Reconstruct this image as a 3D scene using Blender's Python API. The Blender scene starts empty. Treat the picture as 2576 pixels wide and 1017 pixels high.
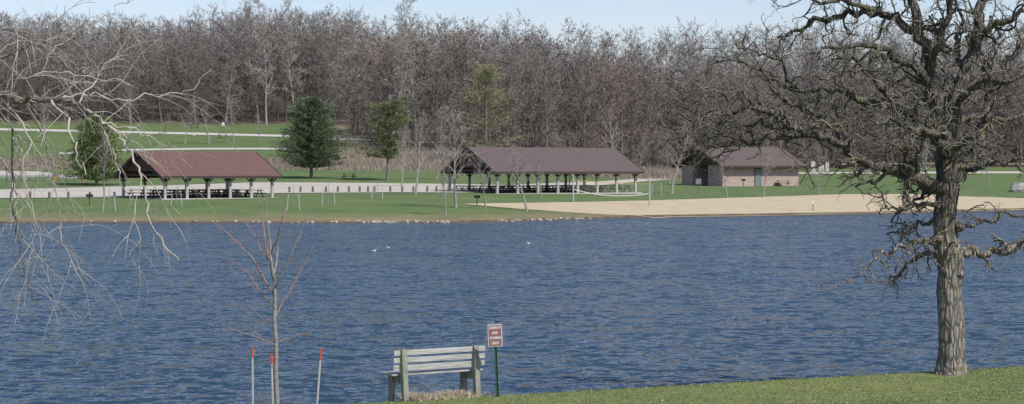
import bpy, math, random
import numpy as np
from mathutils import Vector, Matrix
R=random.Random(7)
NR=np.random.RandomState(5)
scene=bpy.context.scene
COL=scene.collection
F=5000.;CX=1288.;HY=425.;EH=4.5
SUN=Vector((0.62,-0.72,1.12)).normalized()

# ---------------------------------------------------------------- terrain
SX=[-3000,-60,-42,-4.5,0.4,6,13.2,23,35.7,55,100,3000]
SY=[162,162,164,164,169,175.5,183,187.5,195.6,214,232,232]
def sstep(a,b,x):
    t=np.clip((x-a)/(b-a),0,1); return t*t*(3-2*t)
def shore(x): return np.interp(x,SX,SY)
def g(x,y):
    x=np.asarray(x,float);y=np.asarray(y,float)
    d=y-shore(x)
    far=np.interp(d,[-30,-3,0,.8,28,42,76,140,400,4000],[-1.5,-1,0,.22,1.5,1.71,2.2,3.2,6.2,9])
    wl=1-sstep(-8,28,x)
    hl=np.interp(y,[250,290,330,420,520,620,900],[0,.6,2.5,8.7,20.5,27,27])
    hr=np.interp(y,[330,400,460,530,640,900],[0,1.4,9,19.5,28,29])
    far=far+wl*hl+(1-wl)*hr
    e=np.clip(32.9+(x+2.65)*.49,12,70)
    dn=e-y
    near=np.interp(dn,[-30,-1.6,0,.5,4,36,80],[-1.5,-.8,.6,.65,.67,2.9,4])
    return np.where(y<95,near,far)
def gz(x,y): return float(g(x,y))
def hit(px,py,d0=150.):
    Ds=np.arange(d0,800,.2)
    x=(px-CX)/F*Ds; z=EH-(py-HY)/F*Ds
    k=np.nonzero(g(x,Ds)>=z)[0]
    i=k[0] if len(k) else len(Ds)-1
    return Vector((x[i],Ds[i],gz(x[i],Ds[i])))
def WP(px,py,D): return Vector(((px-CX)/F*D,D,EH-(py-HY)/F*D))

# ---------------------------------------------------------------- materials
def nodes(name):
    m=bpy.data.materials.new(name);m.use_nodes=True
    nt=m.node_tree;b=nt.nodes['Principled BSDF'];return m,nt,b
def N(nt,t,**k):
    n=nt.nodes.new(t)
    for a,v in k.items():
        if a in n.inputs.keys(): n.inputs[a].default_value=v
        else: setattr(n,a,v)
    return n
def mat(name,c,rough=.8,c2=None,scale=6.,stretch=(1,1,1),bump=0.,bd=.02,attr=None,rnd=0.,detail=6,spec=.3,metal=0.,ramp=(.35,.65)):
    m,nt,b=nodes(name);L=nt.links.new
    b.inputs['Roughness'].default_value=rough
    b.inputs['Specular IOR Level'].default_value=spec
    b.inputs['Metallic'].default_value=metal
    tc=N(nt,'ShaderNodeTexCoord');mp=N(nt,'ShaderNodeMapping');mp.inputs['Scale'].default_value=stretch
    L(tc.outputs['Object'],mp.inputs['Vector'])
    no=N(nt,'ShaderNodeTexNoise');no.inputs['Scale'].default_value=scale;no.inputs['Detail'].default_value=detail;no.inputs['Roughness'].default_value=.6
    L(mp.outputs[0],no.inputs['Vector'])
    rp=N(nt,'ShaderNodeValToRGB');rp.color_ramp.elements[0].position=ramp[0];rp.color_ramp.elements[1].position=ramp[1]
    if c2 is None: c2=tuple(v*.72 for v in c)
    rp.color_ramp.elements[0].color=(*c2,1);rp.color_ramp.elements[1].color=(*c,1)
    L(no.outputs['Fac'],rp.inputs['Fac'])
    out=rp.outputs['Color']
    if attr:
        at=N(nt,'ShaderNodeAttribute');at.attribute_name=attr
        mx=N(nt,'ShaderNodeMix');mx.data_type='RGBA';mx.blend_type='MULTIPLY';mx.inputs[0].default_value=1
        L(out,mx.inputs[6]);L(at.outputs['Color'],mx.inputs[7]);out=mx.outputs[2]
    if rnd:
        oi=N(nt,'ShaderNodeObjectInfo');mr=N(nt,'ShaderNodeMapRange');mr.inputs[3].default_value=1-rnd;mr.inputs[4].default_value=1+rnd
        L(oi.outputs['Random'],mr.inputs[0])
        hs=N(nt,'ShaderNodeHueSaturation');L(mr.outputs[0],hs.inputs['Value']);L(out,hs.inputs['Color']);out=hs.outputs[0]
    L(out,b.inputs['Base Color'])
    if bump:
        bp=N(nt,'ShaderNodeBump');bp.inputs['Strength'].default_value=bump;bp.inputs['Distance'].default_value=bd
        L(no.outputs['Fac'],bp.inputs['Height']);L(bp.outputs[0],b.inputs['Normal'])
    return m

# ---------------------------------------------------------------- mesh builder
class MB:
    def __init__(s): s.v=[];s.f=[]
    def tube(s,pts,rad,n=5,cap=False):
        b=len(s.v);m=len(pts)
        t=(pts[1]-pts[0]).normalized()
        u=t.orthogonal().normalized()
        for i in range(m):
            t=pts[min(i+1,m-1)]-pts[max(i-1,0)]
            if t.length<1e-9:t=Vector((0,0,1))
            t.normalize()
            u=u-t*u.dot(t)
            if u.length<1e-6:u=t.orthogonal()
            u.normalize();w=t.cross(u);p=pts[i];r=rad[i]
            for k in range(n):
                a=2*math.pi*k/n;ca=math.cos(a)*r;sa=math.sin(a)*r
                s.v.append((p.x+u.x*ca+w.x*sa,p.y+u.y*ca+w.y*sa,p.z+u.z*ca+w.z*sa))
        for i in range(m-1):
            for k in range(n):
                a=b+i*n+k;c=b+i*n+(k+1)%n
                s.f.append((a,c,c+n,a+n))
        if cap and n>2:
            s.f.append(tuple(b+k for k in range(n))[::-1]);s.f.append(tuple(b+(m-1)*n+k for k in range(n)))
    def ribbon(s,p,q,w):
        d=(q-p)
        o=d.cross(Vector((R.uniform(-1,1),R.uniform(-1,1),R.uniform(-1,1))))
        if o.length<1e-6:return
        o=o.normalized()*w*.5;b=len(s.v);o2=o*.4
        for a in (p-o,p+o,q+o2,q-o2): s.v.append((a.x,a.y,a.z))
        s.f.append((b,b+1,b+2,b+3))
    def box(s,c,sz,M=None):
        b=len(s.v)
        for dz in(-.5,.5):
            for dx,dy in((-.5,-.5),(.5,-.5),(.5,.5),(-.5,.5)):
                p=Vector((dx*sz[0],dy*sz[1],dz*sz[2]))
                if M:p=M@p
                s.v.append((c[0]+p.x,c[1]+p.y,c[2]+p.z))
        for f in((0,3,2,1),(4,5,6,7),(0,1,5,4),(1,2,6,5),(2,3,7,6),(3,0,4,7)): s.f.append(tuple(b+i for i in f))
    def beam(s,p,q,w,h):
        p=Vector(p);q=Vector(q);d=q-p
        M=d.to_track_quat('X','Z').to_matrix()
        s.box((p+q)/2,(d.length,w,h),M)
    def hull(s,verts,faces):
        b=len(s.v);s.v+= [tuple(v) for v in verts];s.f+=[tuple(b+i for i in f) for f in faces]
    def obj(s,name,m,parent=None,smooth=False,bevel=0,loc=None):
        me=bpy.data.meshes.new(name);me.from_pydata(s.v,[],s.f)
        if smooth: me.polygons.foreach_set('use_smooth',[True]*len(me.polygons))
        me.materials.append(m);o=bpy.data.objects.new(name,me);COL.objects.link(o)
        if parent:o.parent=parent
        if loc is not None:o.location=loc
        if bevel:
            bv=o.modifiers.new('bevel','BEVEL');bv.width=bevel;bv.segments=2
        return o
def npmesh(name,V,Fq,m,col=None,parent=None,smooth=False):
    me=bpy.data.meshes.new(name);k=Fq.shape[1]
    me.vertices.add(len(V));me.vertices.foreach_set('co',V.astype(np.float32).ravel())
    me.loops.add(Fq.size);me.loops.foreach_set('vertex_index',Fq.astype(np.int32).ravel())
    me.polygons.add(len(Fq));me.polygons.foreach_set('loop_start',np.arange(0,Fq.size,k,dtype=np.int32))
    me.polygons.foreach_set('loop_total',np.full(len(Fq),k,dtype=np.int32))
    if smooth: me.polygons.foreach_set('use_smooth',np.ones(len(Fq),bool))
    if col is not None:
        a=me.color_attributes.new('Col','FLOAT_COLOR','POINT')
        c=np.ones((len(V),4),np.float32);c[:,:3]=col;a.data.foreach_set('color',c.ravel())
    me.update(calc_edges=True)
    me.materials.append(m);o=bpy.data.objects.new(name,me);COL.objects.link(o)
    if parent:o.parent=parent
    return o
def empty(name,loc,rz=0):
    o=bpy.data.objects.new(name,None);o.location=loc;o.rotation_euler=(0,0,rz);o.empty_display_size=.3;COL.objects.link(o);return o
def tag(o,label,cat,group=None):
    o['label']=label;o['category']=cat
    if group:o['group']=group
def struct(o): o['kind']='structure'
def copy_thing(o,loc,rz=0,sc=1.):
    c=o.copy();c.location=loc;c.rotation_euler=(0,0,rz);c.scale=(sc,sc,sc) if not isinstance(sc,tuple) else sc;COL.objects.link(c)
    for ch in o.children:
        d=ch.copy();d.parent=c;COL.objects.link(d)
    return c
def rv(): return Vector((R.gauss(0,1),R.gauss(0,1),R.gauss(0,1)))

# ---------------------------------------------------------------- ground
def yF(u): return np.interp(u,[-600,0,860,930,1300,1700,2600,3200],[430,430,425,352,345,372,398,400])
xs=np.concatenate([[-3000,-1500,-800,-400,-250,-180,-140,-110,-90],np.arange(-75,-15,1.),np.arange(-15,15,.4),np.arange(15,80,1.),[82,86,92,100,115,140,180,250,400,800,1500,3000]])
ys=np.concatenate([[-300,-100,-40,-20],np.arange(-10,28,2.),np.arange(28,44,.25),np.arange(44,60,1.),np.arange(60,158,7.),np.arange(158,300,.7),np.arange(300,640,2.5),[660,700,800,1000,1400,2200,4000]])
X,Y=np.meshgrid(xs,ys);Z=g(X,Y)
nx,ny=len(xs),len(ys)
V=np.stack([X.ravel(),Y.ravel(),Z.ravel()],1)
idx=np.arange(nx*ny).reshape(ny,nx)
Fq=np.stack([idx[:-1,:-1].ravel(),idx[:-1,1:].ravel(),idx[1:,1:].ravel(),idx[1:,:-1].ravel()],1)
u=X/np.maximum(Y,1)*F+CX;d=Y-shore(X)
def lerp(a,b,t): return a*(1-t[...,None])+np.array(b)*t[...,None]
c=np.zeros(X.shape+(3,))+np.array((.110,.165,.064))
near=(Y<95)
c[near]=(.155,.195,.07)
t=1-sstep(1,12,d);t=np.where(near,0,t);c=lerp(c,(.20,.185,.10),t)
t=np.where(d<.9,1.,0.)*(~near);c=lerp(c,(.10,.085,.065),t)
bl=sstep(300,308,Y)*(1-sstep(326,334,Y))*(u<900)
br=sstep(296,306,Y)*((u>=850)&(u<1720))
c=lerp(c,(.24,.21,.155),np.clip(bl+br,0,1)*~near*.85)
ff=sstep(-4,4,Y-yF(u));c=lerp(c,(.115,.098,.08),ff)
def ground_mat():
    m,nt,b=nodes('ground_soil_and_grass');L=nt.links.new
    at=N(nt,'ShaderNodeAttribute');at.attribute_name='Col'
    ge=N(nt,'ShaderNodeNewGeometry')
    n1=N(nt,'ShaderNodeTexNoise');n1.inputs['Scale'].default_value=.16;n1.inputs['Detail'].default_value=8;n1.inputs['Roughness'].default_value=.7
    n2=N(nt,'ShaderNodeTexNoise');n2.inputs['Scale'].default_value=5.;n2.inputs['Detail'].default_value=8;n2.inputs['Roughness'].default_value=.75
    L(ge.outputs['Position'],n1.inputs['Vector']);L(ge.outputs['Position'],n2.inputs['Vector'])
    r1=N(nt,'ShaderNodeValToRGB');r1.color_ramp.elements[0].position=.32;r1.color_ramp.elements[1].position=.68
    r1.color_ramp.elements[0].color=(.76,.84,.84,1);r1.color_ramp.elements[1].color=(1.3,1.12,1.1,1)
    r2=N(nt,'ShaderNodeValToRGB');r2.color_ramp.elements[0].position=.3;r2.color_ramp.elements[1].position=.72
    r2.color_ramp.elements[0].color=(.62,.66,.66,1);r2.color_ramp.elements[1].color=(1.38,1.3,1.33,1)
    L(n1.outputs['Fac'],r1.inputs[0]);L(n2.outputs['Fac'],r2.inputs[0])
    a=N(nt,'ShaderNodeMix');a.data_type='RGBA';a.blend_type='MULTIPLY';a.inputs[0].default_value=1
    L(at.outputs['Color'],a.inputs[6]);L(r1.outputs[0],a.inputs[7])
    e=N(nt,'ShaderNodeMix');e.data_type='RGBA';e.blend_type='MULTIPLY';e.inputs[0].default_value=1
    L(a.outputs[2],e.inputs[6]);L(r2.outputs[0],e.inputs[7]);L(e.outputs[2],b.inputs['Base Color'])
    bp=N(nt,'ShaderNodeBump');bp.inputs['Strength'].default_value=.6;bp.inputs['Distance'].default_value=.06
    L(n2.outputs['Fac'],bp.inputs['Height']);L(bp.outputs[0],b.inputs['Normal'])
    b.inputs['Roughness'].default_value=.95;b.inputs['Specular IOR Level'].default_value=.1
    return m
GM=ground_mat()
gr=npmesh('ground',V,Fq,GM,c.reshape(-1,3),smooth=True);struct(gr)

# water
def water_mat():
    m,nt,b=nodes('lake_water');L=nt.links.new
    ge=N(nt,'ShaderNodeNewGeometry')
    def nz(sc,st,det,rot=0.,dist=.3,ro=.6):
        mp=N(nt,'ShaderNodeMapping');mp.inputs['Scale'].default_value=st;mp.inputs['Rotation'].default_value=(0,0,rot)
        L(ge.outputs['Position'],mp.inputs['Vector'])
        n=N(nt,'ShaderNodeTexNoise');n.inputs['Scale'].default_value=sc;n.inputs['Detail'].default_value=det;n.inputs['Roughness'].default_value=ro
        n.inputs['Distortion'].default_value=dist
        L(mp.outputs[0],n.inputs['Vector']);return n
    def vm(op,a,b_=None):
        v=N(nt,'ShaderNodeVectorMath');v.operation=op;L(a,v.inputs[0])
        if b_ is not None:
            if isinstance(b_,tuple): v.inputs[1].default_value=b_
            else: L(b_,v.inputs[1])
        return v.outputs[0]
    a=nz(2.7,(.85,1.0,1),4,.12,.8,.64);a2=nz(.55,(.7,1.0,1),3,-.1);c_=nz(.06,(1,.35,1),4,.08)
    gust=N(nt,'ShaderNodeMapRange');gust.inputs[1].default_value=.35;gust.inputs[2].default_value=.65;gust.inputs[3].default_value=.7;gust.inputs[4].default_value=1.2;L(c_.outputs['Fac'],gust.inputs[0])
    s1=vm('MULTIPLY',vm('SUBTRACT',a.outputs['Color'],(.5,.5,.5)),(1.2,2.9,0))
    sg=N(nt,'ShaderNodeVectorMath');sg.operation='SCALE';L(s1,sg.inputs[0]);L(gust.outputs[0],sg.inputs['Scale']);s1=sg.outputs[0]
    s2=vm('MULTIPLY',vm('SUBTRACT',a2.outputs['Color'],(.5,.5,.5)),(.3,.75,0))
    nn=vm('NORMALIZE',vm('ADD',vm('ADD',s1,s2),(0,-.14,1)))
    L(nn,b.inputs['Normal'])
    rp=N(nt,'ShaderNodeValToRGB');rp.color_ramp.elements[0].position=.3;rp.color_ramp.elements[1].position=.7
    rp.color_ramp.elements[0].color=(.017,.040,.064,1);rp.color_ramp.elements[1].color=(.028,.058,.092,1)
    L(c_.outputs['Fac'],rp.inputs[0]);L(rp.outputs[0],b.inputs['Base Color'])
    b.inputs['Roughness'].default_value=.14;b.inputs['IOR'].default_value=1.33
    return m
xs2=np.concatenate([np.arange(-400,-60,20),np.arange(-60,101,2),np.arange(120,401,20)])
e0=np.clip(32.9+(xs2+2.65)*.49,12,70)-1;
e1=shore(xs2)+1.2
wm=MB()
for i,x in enumerate(xs2): wm.v+=[(x,e0[i]+.9,0),(x,e1[i],0)]
for i in range(len(xs2)-1): wm.f.append((2*i,2*i+2,2*i+3,2*i+1))
wo=wm.obj('water',water_mat());struct(wo)

# draped sheets
def sheet(name,A,B,m,off=.05,n=160,k=14,world=False):
    def res(P):
        Q=[hit(*p) for p in P]
        Q=[(q.x,q.y) for q in Q];Q=np.array(Q)
        s=np.concatenate([[0],np.cumsum(np.hypot(*np.diff(Q,axis=0).T))]);t=np.linspace(0,s[-1],n)
        return np.stack([np.interp(t,s,Q[:,0]),np.interp(t,s,Q[:,1])],1)
    a=res(A);b=res(B);tt=np.linspace(0,1,k)[:,None,None]
    P=a[None]*(1-tt)+b[None]*tt
    z=g(P[...,0],P[...,1])+off
    V=np.concatenate([P,z[...,None]],2).reshape(-1,3);I=np.arange(n*k).reshape(k,n)
    Fq=np.stack([I[:-1,:-1].ravel(),I[:-1,1:].ravel(),I[1:,1:].ravel(),I[1:,:-1].ravel()],1)
    o=npmesh(name,V,Fq,m,smooth=True);struct(o);return o
M_sand=mat('beach_sand',(.50,.415,.28),.95,(.40,.325,.21),1.2,(.5,1,1),bump=.4,bd=.05)
M_road=mat('pale_gravel',(.50,.455,.385),.9,(.39,.355,.30),.35,(.25,1,1),bump=.1)
sheet('beach',[(1165,514),(1220,519),(1300,526),(1400,533),(1520,541),(1620,546.5),(1700,547),(1900,544.3),(2200,538.5),(2576,529),(2900,524)],
      [(1165,514),(1200,513),(1350,511),(1600,506),(1800,500),(2000,494),(2150,489),(2300,490),(2500,497),(2576,500),(2900,505)],M_sand,.03)
sheet('road',[(-300,503),(0,500),(330,497),(700,487),(1000,485),(1170,486),(1300,485)],[(-300,480),(0,478),(350,469),(640,460),(900,461),(1140,464),(1300,468)],M_road,.05)
sheet('access_road',[(1290,478),(1500,468),(1700,452)],[(1290,466),(1500,458),(1700,446)],M_road,.05)
sheet('park_road',[(1500,442),(1700,441),(2100,438),(2576,437),(2900,436)],[(1500,437),(1700,436),(2100,433.5),(2576,432),(2900,431)],M_road,.05)
sheet('upper_road',[(2030,417),(2300,415),(2700,414)],[(2030,413),(2300,411),(2700,410)],M_road,.06)
sheet('bridge_road',[(-200,444),(0,444),(120,446),(240,452)],[(-200,431),(0,431),(100,433),(240,446)],M_road,.06)
M_path=mat('pale_path',(.55,.52,.48),.9,(.47,.44,.40),.6)
sheet('path',[(-200,327),(0,329),(200,333),(370,337),(740,346),(900,354)],[(-200,322),(0,323.5),(200,328),(370,332),(740,341),(880,348)],M_path,.06)
sheet('footpath',[(150,390),(240,384),(330,380),(500,377.5),(720,377)],[(150,385),(240,380),(330,376),(500,373.5),(720,373)],M_path,.06)
sheet('trail',[(760,353),(900,354),(1020,360),(1150,361)],[(760,349),(900,350),(1020,355),(1150,357)],M_path,.07,n=60,k=5)

# ---------------------------------------------------------------- tree tools
def limb(W,T,p,d,L,r,lvl,maxl,kids,gn=.18,up=.05,lr=.6,nseg=4,rib=None,spread=(.6,1.1),kr=.6,t0=.25,sides=(7,5,4,3),wl=1,tap=.75,rn=2):
    pts=[p.copy()];rads=[r];ds=[]
    for i in range(nseg):
        d=(d+rv()*gn+Vector((0,0,up))).normalized();p=p+d*(L/nseg);pts.append(p.copy());ds.append(d.copy());rads.append(max(r*(1-tap*(i+1)/nseg),.001))
    tgt=W if lvl<=wl else T
    if lvl==maxl and rib: 
        for i in range(nseg): T.ribbon(pts[i],pts[i+1],rib)
    elif rib and lvl==maxl-1:
        for i in range(nseg): T.ribbon(pts[i],pts[i+1],max(r*1.6,rib))
    else: tgt.tube(pts,rads,sides[min(lvl,3)])
    if lvl<maxl:
        n=kids[lvl]
        for k in range(n):
            t=t0+(1-t0)*(k+R.random())/n
            q=min(int(t*nseg),nseg-1);fr=t*nseg-q
            pp=pts[q].lerp(pts[q+1],min(fr,1));dl=ds[q]
            o=rv();o=(o-dl*o.dot(dl)).normalized();a=R.uniform(*spread)
            dd=dl*math.cos(a)+o*math.sin(a)
            rr=(rads[q]*(1-fr)+rads[q+1]*fr)*kr
            limb(W,T,pp,dd,L*lr*(1.15-.5*t)*R.uniform(.7,1.2),rr,lvl+1,maxl,kids,gn,up,lr,max(2,nseg-1) if not(rib and lvl+1==maxl) else rn,rib,spread,kr,t0,sides,wl,tap,rn)
def bare_tree(H,cw,nl=20,clear=.25,kids=(0,6,8),rib=.05,r0=.24,rise=.9,gn=.16,lean=.03,rn=2,topk=.93,sd=7):
    W=MB();T=MB()
    n=9;pts=[];p=Vector((0,0,-.3));d=Vector((R.uniform(-lean,lean),R.uniform(-lean,lean),1)).normalized()
    for i in range(n+1):
        pts.append(p.copy());d=(d+Vector((R.gauss(0,.06),R.gauss(0,.06),.05))).normalized();p=p+d*(H+.3)/n*topk
    rads=[r0*(1-.93*(i/n)**.8) for i in range(n+1)];rads[0]*=1.3
    W.tube(pts,rads,sd)
    for k in range(nl):
        t=clear+(1-clear)*(k+R.random())/nl
        q=min(int(t*n),n-1);fr=t*n-q;pp=pts[q].lerp(pts[q+1],fr)
        a=k*2.4+R.uniform(-.5,.5)
        s=(t-clear)/(1-clear)
        ln=cw*(.66+.68*math.sin(math.pi*min(.2+s*.68,1))**.8)*.66*R.uniform(.78,1.15)
        ri=rise*(.55+.9*s)
        dd=Vector((math.cos(a),math.sin(a),ri)).normalized()
        limb(W,T,pp,dd,ln,rads[q]*.45+.01,1,3,(0,)+kids[1:],gn,.05,.52,4,rib,(.5,1.0),.55,.2,rn=rn)
    return W,T

# ---------------------------------------------------------------- woodland
M_trunk=mat('grey_bark',(.19,.168,.15),.95,(.10,.088,.078),3,(1,1,.3),rnd=.2)
M_twig=mat('bare_twigs',(.238,.210,.188),.95,(.185,.163,.146),2,rnd=.12)
M_wood=mat('woodland_bark',(1,1,1),.95,(.8,.8,.8),1.5,attr='Col')
variants=[];wv_=[]
for i in range(7):
    H=R.uniform(16.5,19.5)
    if i<5:
        variants.append(bare_tree(H,R.uniform(4.8,6.4),nl=R.randint(20,24),clear=R.uniform(.2,.34),kids=(0,7,9),rib=.058,r0=R.uniform(.2,.3),rise=1.0,topk=.88))
        wv_.append(bare_tree(H,R.uniform(5.6,7.),nl=22,clear=.16,kids=(0,6,9),rib=.10,r0=.16,rn=1,topk=.80,sd=4,rise=1.1))
    else:
        variants.append(bare_tree(H*1.15,3.8,nl=28,clear=.2,kids=(0,7,9),rib=.058,r0=.2,rise=1.9))
        wv_.append(bare_tree(H*1.1,4.6,nl=24,clear=.16,kids=(0,6,9),rib=.10,r0=.16,rise=1.5,rn=1,topk=.84,sd=4))
def arr(mb): 
    return np.array(mb.v),np.array([f for f in mb.f if len(f)==4])
VA=[(arr(W),arr(T)) for W,T in wv_]
Vs=[];Fs=[];Cs=[];off=0
TW=np.array((.230,.204,.184));BK=np.array((.16,.14,.125))
def addtree(x,y,vi,sc,tint,dens=.75,sq=1.):
    global off
    (wv,wf),(tv,tf)=VA[vi]
    a=R.uniform(0,6.28);ca,sa=math.cos(a),math.sin(a);M=np.array([[ca,-sa,0],[sa,ca,0],[0,0,1]])
    base=np.array([x,y,gz(x,y)]);S=np.array([sc*sq,sc*sq,sc])
    Vs.append(wv@M.T*S+base);Fs.append(wf+off);Cs.append(np.tile(BK*tint,(len(wv),1)));off+=len(wv)
    k=int(len(tf)*dens)
    sel=tf[NR.permutation(len(tf))[:k]]
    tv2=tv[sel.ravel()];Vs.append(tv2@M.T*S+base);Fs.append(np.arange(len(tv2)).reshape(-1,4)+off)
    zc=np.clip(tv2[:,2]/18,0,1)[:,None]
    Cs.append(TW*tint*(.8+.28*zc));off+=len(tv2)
edge=[]
rows=[0,6,11,17,25,34,44,56,70,86,103,122,142]
for row,off_row in enumerate(rows):
    step=[6.2,6.,5.4,5.6,6,6.5,6.5,7,7,7,7,7.5,8][row]
    uu=-330.+R.uniform(0,60)
    while uu<2950:
        y=float(yF(uu))+off_row+R.uniform(-3,3)
        x=(uu-CX)/F*y
        if row<2: edge.append((uu,x,y))
        else:
            tint=R.uniform(.9,1.1);tc=np.array((1,1,1.))*tint
            q=R.random()
            if q<.07: tc=tint*np.array((1.12,.97,.94))
            elif q<.12: tc=tint*np.array((1.15,1.15,1.13))
            sc=R.uniform(.97,1.1)
            if uu>560: sc*=1.1
            addtree(x,y,R.randrange(7) if R.random()<.25 else R.randrange(5),sc,tc,(.85 if row<6 else .5))
        if row in(0,1,2):
            yy_=y+R.uniform(-2,3);addtree((uu+30-CX)/F*yy_,yy_,R.randrange(5),R.uniform(.25,.45),np.array((1,.97,.93))*R.uniform(.8,1.15),.35,1.5)
        uu+=step*R.uniform(.7,1.35)/y*F
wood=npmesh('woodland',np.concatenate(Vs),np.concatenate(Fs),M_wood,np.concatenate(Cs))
wood['kind']='stuff';wood['label']='dense leafless grey-brown woodland covering the hillside';wood['category']='woodland'
M_tr2=mat('reddish_twigs',(.28,.195,.175),.95,(.22,.155,.14),2,rnd=.1)
M_pale=mat('pale_twigs',(.33,.305,.27),.95,(.26,.24,.215),2,rnd=.12)
M_paleb=mat('pale_bark',(.36,.335,.295),.95,(.25,.23,.205),3,rnd=.15)
def proto(i,mt,mb):
    e=empty('bare_tree',(0,0,0));variants[i][0].obj('trunk',mb,e,True);variants[i][1].obj('crown',mt,e);return e
pr={}
for j,(uu,x,y) in enumerate(edge):
    kind='n';vi=R.randrange(5);sc=R.uniform(.82,1.1)
    q=R.random()
    if 560<uu<1080 and q<.33: kind='p';vi=R.choice((5,6));sc=R.uniform(1.02,1.27)
    elif 1500<uu<1620: kind='r';sc=1.08
    elif q<.04: kind='r'
    elif q>.97: kind='p';vi=5;sc=.85
    key=(vi,kind)
    mt,mb={'n':(M_twig,M_trunk),'p':(M_pale,M_paleb),'r':(M_tr2,M_trunk)}[kind]
    if key not in pr:
        pr[key]=proto(vi,mt,mb);e=pr[key];e.location=(x,y,gz(x,y));e.rotation_euler=(0,0,R.uniform(0,6.28));e.scale=(sc,sc,sc)
    else: e=copy_thing(pr[key],(x,y,gz(x,y)),R.uniform(0,6.28),sc)
    lab={'n':'leafless grey-brown tree at the edge of the wood','p':'tall leafless tree with pale upright branches in the wood','r':'leafless tree with reddish budding twigs at the wood edge'}[kind]
    tag(e,lab,'tree','leafless trees along the wood edge')

# brush
n=30000
uu=NR.uniform(-200,1750,n);yy=np.where(uu<880,NR.uniform(300,332,n),NR.uniform(298,365,n))
xx=(uu-CX)/F*yy;zz=g(xx,yy)
h=NR.uniform(.3,1.3,n)*np.where(uu>880,1.1,.65);a=NR.uniform(0,6.28,n);w=NR.uniform(.03,.07,n)
ln=NR.normal(0,.25,(n,2))*h[:,None]
P0=np.stack([xx-np.cos(a)*w,yy-np.sin(a)*w,zz],1);P1=np.stack([xx+np.cos(a)*w,yy+np.sin(a)*w,zz],1);P2=np.stack([xx+ln[:,0],yy+ln[:,1],zz+h],1)
Vb=np.stack([P0,P1,P2],1).reshape(-1,3);Fb=np.arange(3*n).reshape(-1,3)
tc=np.array((.33,.275,.205))*NR.uniform(.6,1.2,(n,1));mix=(NR.rand(n,1)<.4);tc=np.where(mix,np.array((.22,.19,.165)),tc)
br_=npmesh('dry_brush',Vb,Fb,M_wood,np.repeat(tc,3,0));br_['kind']='stuff';br_['label']='dry tan brush and dead grass below the wood';br_['category']='brush'

# ---------------------------------------------------------------- pines
def pine(name,loc,H,Wd,mt,label,nb=300,cl=6,per=10,low=.1,prof=None,gap=0.,leaf=.3,side=None):
    e=empty(name,loc);W=MB();T=MB()
    W.tube([Vector((0,0,-.3)),Vector((.05,0,H*.5)),Vector((0,.05,H*.97))],[H*.022,H*.013,.02],8)
    for k in range(nb):
        s=(k+R.random())/nb;z=H*(low+(1-low)*s*.98)
        if gap and math.sin(s*23+1)*.5+.5<gap*R.random(): continue
        pr_=prof(s) if prof else (1-s)**.75
        a=k*2.39996+R.uniform(-.3,.3)
        asym=1+.22*math.sin(a*2+s*9)+.15*math.sin(a*3.1+s*17)
        if side: asym*=side(a,s)
        L=max(.25,Wd*.5*pr_*asym*R.uniform(.65,1.15))
        d=Vector((math.cos(a),math.sin(a),.12+.4*s));p0=Vector((0,0,z));W.tube([p0,p0+d*L*.8],[.05,.015],3)
        for c_ in range(cl):
            t=.25+.75*(c_+R.random())/cl
            c0=p0+d*(L*t)+Vector((R.gauss(0,.16),R.gauss(0,.16),R.gauss(0,.07)))
            for _ in range(per):
                q=c0+Vector((R.gauss(0,.2),R.gauss(0,.2),R.gauss(0,.08)));dr=(d*.9+rv()*.5+Vector((0,0,.35))).normalized()
                T.ribbon(q,q+dr*R.uniform(.7,1.3)*leaf,leaf*.27)
    W.obj('trunk',M_trunk,e,True);T.obj('crown',mt,e);tag(e,label,'tree');return e
def gmat(n,c): return mat(n,c,.7,tuple(v*.5 for v in c),1.3,detail=3,spec=.3)
def scl(p): return F/p.y
p=hit(783,449);s_=scl(p)
pine('pine_tree',p,(449-250)/s_,185/s_,gmat('pine_needles_dark',(.145,.185,.10)),'dense dark green pine tree on the grass slope',420,6,13,.13,lambda s:(.75+.25*min(1,s*5))*(1-max(0,s-.2)/.82)**.66)
p=hit(975,454);s_=scl(p)
pine('pine_tree',p,(454-260)/s_,140/s_,gmat('pine_needles_mid',(.19,.22,.105)),'irregular open pine tree with a bare lower trunk',220,6,12,.28,lambda s:.5+.45*abs(math.sin(s*7.5+.5)) if s<.9 else .4,.4,side=lambda a,s: (1+.75*max(0,-math.cos(a))*max(0,1-s*3.))*(1 if s>.25 or math.cos(a)<.2 else .5))
p=hit(243,466);s_=scl(p)
pine('pine_tree',p,(466-295)/s_,190/s_,gmat('pine_needles_bright',(.20,.26,.095)),'green pine tree standing behind the picnic shelter',340,6,12,.06,lambda s:(1-s)**.6)
p=hit(1222,408);s_=scl(p)
pine('larch_tree',p,(405-155)/s_,175/s_,gmat('larch_needles',(.31,.31,.16)),'tall yellowish-green larch tree against the wood',230,7,8,.12,lambda s:(.62+.5*math.sin(min(1,s*1.3)*3.1))*(1-s*s*.75)**.8,.5,.3)

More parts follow.
